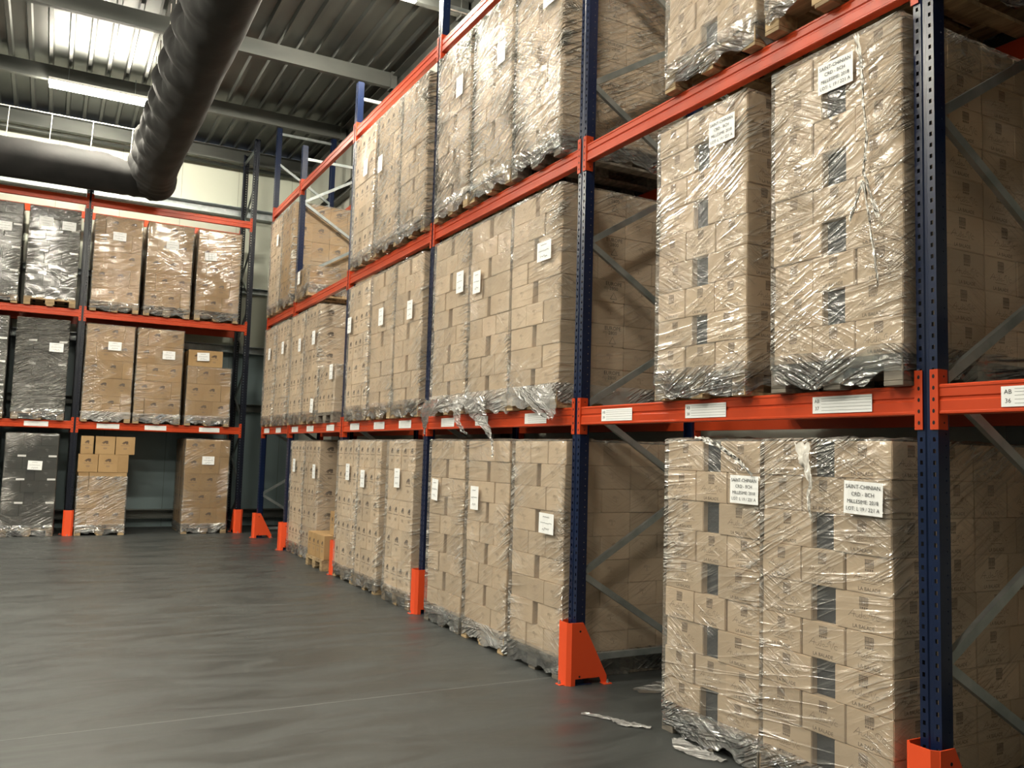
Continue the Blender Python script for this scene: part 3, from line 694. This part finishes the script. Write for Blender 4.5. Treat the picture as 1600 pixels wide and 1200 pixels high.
# fourth bay
RL('floor load behind the low pallet of loose cartons, creased bright corner', 9.9, 0, 'rough', 5, ('tall', 9.68, 1.27), film=FILM, skirt=FILMW, seed=23, pats=[2, 3], x=.63)
RL('floor load right of the fifth post and its small guard', 10.71, 0, 'rough', 5, ('tall', 10.8, 1.33), film=FILML, skirt=FILMB, seed=24, pats=[2, 3], x=.63)
RL('half height wrapped load on first level left of the fourth post, dark plinth', 9.02, z1, 'rough', 2, ('tall', 8.73, 2.62), film=FILM, skirt=None, seed=25, pats=[2, 3], pal=PALLETG)
RL('first level load behind the half height load, creased corner', 9.86, z1, 'rough', 5, ('tall', 9.68, 3.18), film=FILM, skirt=FILMB, seed=26, pats=[2, 3], extra=(('tall', 9.62, 2.2, .1),))
RL('first level load of fourth bay just right of the fifth post', 10.68, z1, 'rough', 5, ('tall', 10.45, 3.15), film=FILML, skirt=FILMB, seed=27, pats=[3, 2])
RL('low wrapped load, one carton high, on second level of fourth bay', 10.58, z2, 'rough', 1, ('tall', 10.7, 4.22), film=FILM, skirt=FILMB, seed=28, pats=[2], tan=True)
# short last bay
RL('first level load of the short last bay, right one of two', 11.67, z1, 'rough', 5, ('tall', 11.52, 3.21), film=FILML, skirt=FILMB, seed=29, pats=[2, 3])
RL('first level load at the very end of the right row', 12.55, z1, 'rough', 5, ('tall', 12.47, 3.19), film=FILML, skirt=FILMB, seed=30, pats=[3, 2])
RL('second level load of short last bay, its brown carton side showing', 11.66, z2, 'rough', 5, None, film=FILML, skirt=FILMB, seed=31, pats=[2, 3], tan=True)
RL('second level load at the very end of the right row', 12.54, z2, 'rough', 5, ('tall', 12.29, 5.15), film=FILML, skirt=FILMB, seed=32, pats=[3, 2])
# ------------------------------------------------------------ loads of the back wall rack
def BL(label, x, z, kind, layers, lab=None, y=YL+.53, **k):
    if lab: lab = (lab[0], lab[1]-x, lab[2]-z, *(lab[3:]))
    ex = [(q[0], q[1]-x, q[2]-z, *q[3:]) for q in k.pop('extra', ())]
    return load(label, (x, y, z), 0, kind, layers, lab=lab, extra_labs=ex, **k)
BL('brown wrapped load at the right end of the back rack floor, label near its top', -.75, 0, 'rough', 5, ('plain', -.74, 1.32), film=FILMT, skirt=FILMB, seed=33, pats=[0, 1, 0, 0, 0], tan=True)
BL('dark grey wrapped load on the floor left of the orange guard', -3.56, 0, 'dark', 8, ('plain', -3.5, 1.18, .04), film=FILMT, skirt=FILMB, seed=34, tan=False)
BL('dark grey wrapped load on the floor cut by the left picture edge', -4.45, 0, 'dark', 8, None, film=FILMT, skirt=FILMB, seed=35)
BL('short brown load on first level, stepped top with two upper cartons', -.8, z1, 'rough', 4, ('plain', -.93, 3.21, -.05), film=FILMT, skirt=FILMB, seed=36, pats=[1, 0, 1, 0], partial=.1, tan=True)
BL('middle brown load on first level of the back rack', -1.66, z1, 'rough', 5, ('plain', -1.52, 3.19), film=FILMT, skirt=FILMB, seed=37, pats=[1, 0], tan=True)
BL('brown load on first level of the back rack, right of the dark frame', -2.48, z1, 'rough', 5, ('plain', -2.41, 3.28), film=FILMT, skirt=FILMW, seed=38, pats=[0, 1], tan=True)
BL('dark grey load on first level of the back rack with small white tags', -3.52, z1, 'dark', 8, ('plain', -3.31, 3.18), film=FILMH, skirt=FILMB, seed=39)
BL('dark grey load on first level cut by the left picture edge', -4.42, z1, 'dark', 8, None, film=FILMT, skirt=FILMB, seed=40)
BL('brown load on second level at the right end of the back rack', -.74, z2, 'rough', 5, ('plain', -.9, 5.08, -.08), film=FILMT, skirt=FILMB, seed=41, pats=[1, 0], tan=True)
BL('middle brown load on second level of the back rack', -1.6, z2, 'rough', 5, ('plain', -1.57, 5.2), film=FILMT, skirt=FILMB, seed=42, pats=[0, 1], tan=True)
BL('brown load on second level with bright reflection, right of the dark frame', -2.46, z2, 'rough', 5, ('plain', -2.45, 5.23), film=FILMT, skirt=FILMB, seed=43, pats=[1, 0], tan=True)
BL('dark grey load on second level standing on a pale wooden pallet', -3.46, z2, 'dark', 8, ('plain', -3.25, 5.29), film=FILMT, skirt=None, seed=44, extra=(('plain', -3.6, 5.33),))
for z_, n_ in ((0, 'floor'), (z1, 'first level'), (z2, 'second level')):
    BL('dark grey load on the %s beyond the left picture edge' % n_, -5.27, z_, 'dark', 8, None, film=FILM, skirt=FILMB, seed=2)
BL('dark grey load on second level cut by the left picture edge', -4.33, z2, 'dark', 8, ('plain', -4.2, 5.16), film=FILMT, skirt=FILMB, seed=45)
# half wrapped stack with two loose rows
hw = BL('half wrapped carton stack on the floor right of the back rack guard', -2.46, 0, 'rough', 3, None, film=FILM, skirt=FILMB, seed=46, pats=[1, 0, 1], tan=True, wraptop=1.0)
LB = [(-2.46-.245, 1.077, .31, 'left carton of the lower loose row on the half wrapped stack'), (-2.46+.07, 1.077, .31, 'middle carton of the lower loose row on the half wrapped stack'), (-2.46+.305, 1.077, .17, 'narrow plain carton ending the lower loose row on the half wrapped stack'),
      (-2.46-.275, 1.388, .2, 'narrow plain carton at the top left of the half wrapped stack'), (-2.46+.005, 1.388, .31, 'middle top carton on the half wrapped stack'), (-2.46+.325, 1.388, .31, 'top right overhanging carton on the half wrapped stack')]
for x, z, wd, lb in LB:
    tag(put('cardboard_box', tan_version(carton(wd, .30, .311, 'rough', pf=wd > .19)), None, (x, YL+.53-.44, z+.001), (0, 0, random.uniform(-.02, .02))), lb, 'carton', 'loose cartons on the half wrapped stack')
for (x, z, lb) in ((-2.62, 1.077, 'left rear carton behind the lower loose row'), (-2.3, 1.077, 'right rear carton behind the lower loose row')):
    tag(put('cardboard_box', tan_version(carton(.31, .30, .311, 'rough')), None, (x, YL+.53-.13, z+.001)), lb, 'carton', 'loose cartons on the half wrapped stack')
# low pallet of loose cartons in the fourth bay
PY = 9.08
pl = tag(put_pallet(PALLET, None, 'wooden_pallet', loc=(.5, PY, 0), rot=(0, 0, RR)), 'bare wooden pallet under loose cartons beside the fourth post guard', 'pallet')
nm = ['leftmost', 'second from left', 'third from left', 'rightmost']
rw = ['front', 'second', 'third']
for r_ in range(3):
    for c in range(4):
        o = put('cardboard_box', tan_version(carton(.198, .31, .311, 'rough', pf=True)), None, (.5-.6+.155+.312*r_+.02, PY+.3-.2*c, .1455), (0, 0, RR+random.uniform(-.01, .01)))
        tag(o, '%s brown carton in the %s row on the low pallet' % (nm[c], rw[r_]), 'carton', 'loose cartons on the low pallet')
tag(put('cardboard_box', tan_version(carton(.198, .31, .311, 'rough')), None, (.2, PY-.29, .458), (0, 0, RR)), 'single carton standing on top of the low pallet stack', 'carton', 'loose cartons on the low pallet')
# ------------------------------------------------------------ torn film details
def ribbon(name, parent, pts, wds, M, seed=0, lab=None):
    bm = bmesh.new(); rows = []
    for i, p in enumerate(pts):
        p = Vector(p); wd = wds[i]; rows.append([bm.verts.new(p+Vector((-.012*abs(math.sin(i*1.3+j*1.9+seed))-.015*noise.noise(Vector((i*.7, j*.9, seed))), (j/6-.5)*wd, .01*math.sin(j*2.3+i)))) for j in range(7)])
    for i in range(len(rows)-1):
        for j in range(6): bm.faces.new((rows[i][j], rows[i][j+1], rows[i+1][j+1], rows[i+1][j]))
    me = mesh(name, bm, M, smooth=True)
    o = put(name, me, parent)
    if parent: o.matrix_parent_inverse = (Matrix.Translation(parent.location) @ parent.rotation_euler.to_matrix().to_4x4()).inverted()
    if lab: o['label'] = lab
    return o
def sub(pts, ws, n=5):
    P = []; W_ = []
    for i in range(len(pts)-1):
        for k_ in range(n):
            t = k_/n; P.append(tuple(a+(b-a)*t for a, b in zip(pts[i], pts[i+1]))); W_.append(ws[i]+(ws[i+1]-ws[i])*t)
    P.append(pts[-1]); W_.append(ws[-1]); return P, W_
def rib(name, parent, pts, ws, M, seed=0, lab=None):
    P, W_ = sub(pts, ws); return ribbon(name, parent, P, W_, M, seed, lab)
rib('torn_film', B1b, [(-.1, 4.35, 2.08), (-.12, 4.25, 2.0), (-.11, 4.16, 1.9), (-.1, 4.0, 1.78), (-.1, 3.93, 1.7), (-.1, 3.9, 1.62), (-.1, 3.9, 1.56)], [.5, .42, .26, .12, .04, .03, .02], FILMW, 1, 'long torn tail of white film')
rib('torn_film', B1b, [(-.1, 4.5, 2.1), (-.12, 4.6, 1.99), (-.11, 4.6, 1.88), (-.1, 4.5, 1.79), (-.1, 4.4, 1.76)], [.3, .2, .12, .07, .02], FILMW, 2, 'short torn tail of white film')
rib('torn_film', B1c, [(-.1, 5.2, 2.1), (-.12, 5.3, 1.99), (-.11, 5.35, 1.88), (-.1, 5.38, 1.77)], [.4, .3, .14, .03], FILMW, 3, 'torn film hanging beside the post')
rib('torn_film', B1a, [(-.1, 3.3, 2.12), (-.12, 3.15, 2.02), (-.11, 3.05, 1.92), (-.1, 3.0, 1.86)], [.6, .5, .3, .1], FILMW, 4, 'loose flap of film over the beam')
rib('film_seam', A1a, [(-.083, .29, 3.63), (-.086, .26, 3.5), (-.084, .25, 3.3), (-.086, .23, 3.1), (-.084, .25, 2.95), (-.086, .2, 2.8), (-.084, .17, 2.72)], [.03, .012, .010, .008, .010, .010, .03], FILMS, 5, 'white gathered seam of the film')
rib('film_seam', A1a, [(-.083, .33, 2.74), (-.086, .25, 2.9), (-.084, .2, 2.6), (-.086, .17, 2.4)], [.01, .008, .008, .004], FILMS, 6, 'white gathered seam of the film')
rib('film_seam', A0a, [(-.083, .62, 1.69), (-.088, .6, 1.6), (-.086, .56, 1.5), (-.084, .58, 1.42), (-.084, .56, 1.32)], [.1, .06, .015, .02, .01], FILMS, 7, 'white gathered seam of the film')
rib('film_seam', A0b, [(-.06, 1.4, 1.72), (-.066, 1.25, 1.68), (-.066, 1.08, 1.6), (-.062, .98, 1.52)], [.09, .05, .03, .01], FILMS, 8, 'white gathered seam of the film')
# scraps of film on the floor
def scrap(lb, pts, r, seed):
    bm = bmesh.new(); P, W_ = sub(pts, r, 7); rows = []
    for i, p in enumerate(P):
        d = Vector(P[min(i+1, len(P)-1)])-Vector(P[max(i-1, 0)]); d.normalize(); s = Vector((-d.y, d.x, 0))
        rows.append([bm.verts.new(Vector(p)+s*(j/5-.5)*W_[i]*(1+.5*noise.noise(Vector((i, j, seed))))+Vector((0, 0, .004+.02*abs(noise.noise(Vector((i*.6, j*.8, seed))))))) for j in range(6)])
    for i in range(len(rows)-1):
        for j in range(5): bm.faces.new((rows[i][j], rows[i][j+1], rows[i+1][j+1], rows[i+1][j]))
    tag(put('film_scrap', mesh('film_scrap', bm, FILMW, True)), lb, 'film scrap')
scrap('shred of clear film on the floor left of the second floor load', [(-.33, 2.16, 0), (-.22, 2.0, 0), (-.2, 1.88, 0), (-.1, 1.76, 0)], [.03, .05, .09, .04], 1)
scrap('wide loose film lying on the floor behind the large sloping guard', [(.3, 2.45, 0), (.55, 2.42, 0), (.8, 2.45, 0), (1.05, 2.5, 0)], [.1, .3, .3, .2], 2)
scrap('crumpled film sticking out from under the second floor load', [(-.08, 1.55, 0), (-.14, 1.4, 0), (-.12, 1.25, 0), (-.08, 1.15, 0)], [.06, .14, .12, .05], 3)

# ------------------------------------------------------------ black fabric duct
def duct():
    t = thing('air_duct', 'large black fabric air duct bending under the roof', 'duct', (0, 0, 0))
    R_ = .325; zc = 6.2; xe = -2.02; ye = 13.5
    path = []
    y = -9.0
    while y < ye-.02: path.append(((xe, y, zc), (0, 1, 0), 'y')); y += .075
    for i in range(1, 8):
        a = i/8*PI/2; path.append(((xe-.0-.05*(1-math.cos(a)), ye+.05*math.sin(a), zc), (-math.sin(a), math.cos(a), 0), 'e'))
    x = xe-.1
    while x > -9: path.append(((x, ye+.05, zc), (-1, 0, 0), 'x')); x -= .09
    bm = bmesh.new(); rings = []; n = 36
    for i, (p, d, k_) in enumerate(path):
        d = Vector(d).normalized(); s = Vector((d.y, -d.x, 0)); p = Vector(p)   # s: right side when facing along d
        rg = []
        de = (Vector(path[i][0])-Vector((xe, ye, zc))).length
        for j in range(n):
            a = 2*PI*j/n; c, sn = math.cos(a), math.sin(a)   # c along s, sn up
            along = p.y if k_ == 'y' else p.x*1.0
            r = R_
            if k_ == 'y':
                # drapes: the upper left side is gathered up to hangers every 0.62 m
                ph = (along % .62)/.62; dr = abs(math.sin(PI*ph)); lift = max(0, math.cos(a-2.2))**3
                r = R_*(1+lift*(.42*(1-dr)**1.3-.10*dr))+.016*math.sin(along*30+3*a)*max(0, math.cos(a-2.6))
                r += .018*noise.noise(Vector((along*2, c*2, sn*2)))
                left = max(0, math.cos(a-2.7)); tri = abs(((along*1.613+a*.35) % 1)-.5)*2; tri2 = abs(((along*4.1-a*.8) % 1)-.5)*2
                r += left*(.085*tri+.03*tri2); r -= .012
                if c > 0: r += .10*c*math.exp(-(ye-p.y)/.3)
            elif k_ == 'x':
                ph = ((along+.1) % .55)/.55; lift = max(0, math.cos(a-PI/2))**6
                r = R_*(1+lift*.06*(1-math.sin(PI*ph)))+.006*noise.noise(Vector((along*1.5, c*2, sn*2)))
            if de < .9 and k_ != 'e': r += .02*(1-de/.9)*math.sin(de*28+2*c)
            if k_ == 'x' and de < .95: r *= 1-.22*math.exp(-((de-.42)/.2)**2)*max(0, sn)
            if k_ == 'e': r = R_*(1.0+.28*max(0, c)+.06*noise.noise(Vector((i*.8, c*1.5, sn*1.5))))
            rg.append(bm.verts.new(p+s*c*r+Vector((0, 0, sn*r))))
        rings.append(rg)
    for i in range(len(rings)-1):
        for j in range(n): bm.faces.new((rings[i][j], rings[i][(j+1) % n], rings[i+1][(j+1) % n], rings[i+1][j]))
    bm.faces.new(rings[0]); bm.faces.new(rings[-1])
    put('duct_sleeve', mesh('duct', bm, FABRIC, True), t)
    # support cable and hangers
    bm = bmesh.new(); tube(bm, [(-9, ye+.05, 7.05), (xe-.05, ye+.05, 7.05)], .009, 6); put('support_cable', mesh('cable', bm, CORD), t)
    bm = bmesh.new(); tube(bm, [(xe-.2, -9, 6.9), (xe-.2, ye, 6.9)], .009, 6); put('support_cable', mesh('cable', bm, CORD), t)
    for x in [-2.4-.62*i for i in range(8)]:
        bm = bmesh.new(); tube(bm, [(x, ye+.05, zc+R_-.01), (x+.02, ye+.05, 7.05)], .006, 5); put('hanger_cord', mesh('cord', bm, CORD), t)
    for y in [13.02-.62*i for i in range(14)]:
        bm = bmesh.new(); tube(bm, [(xe-.26, y, zc+R_*1.05), (xe-.2, y, 6.9), (xe-.2, y+.05, HD)], .005, 5); put('hanger_cord', mesh('cord', bm, CORD), t)
duct()
# ------------------------------------------------------------ fluorescent lamps
def lamp_meshes():
    bm = bmesh.new(); Lh = .78
    prism(bm, [(-.10, .02), (.10, .02), (.09, .07), (.04, .09), (-.04, .09), (-.09, .07)], lambda u, v, t: (t, u, v), -Lh, Lh)
    h = mesh('housing', bm, LAMPB)
    bm = bmesh.new(); prof = [(.098*math.cos(a), .02+.09*math.sin(a)) for a in [PI+PI*i/8 for i in range(9)]]
    prism(bm, prof, lambda u, v, t: (t, u, v), -.765, .765)
    d = mesh('tube', bm, TUBEM)
    bm = bmesh.new()
    for x in (-.5, .5): tube(bm, [(x, 0, .09), (x, 0, HD-7.36)], .006, 6)
    return h, d, mesh('rod', bm, GALV)
lh, ld, lr = lamp_meshes()
LL = ['glowing fluorescent lamp hanging at the top left by the duct', 'fluorescent lamp whose end shows at the top middle edge']
for i, (x, y) in enumerate(LAMPS):
    t = thing('fluorescent_lamp', LL[i] if i < 2 else 'unseen fluorescent roof lamp placed for its light on the racks, %s' % ['ahead', 'nearest overhead', 'behind left', 'far left', 'left', 'left end', 'behind', 'far side'][i-2], 'lamp', (x, y, 7.36))
    put('housing', lh, t); put('diffuser', ld, t); put('suspension_rods', lr, t)
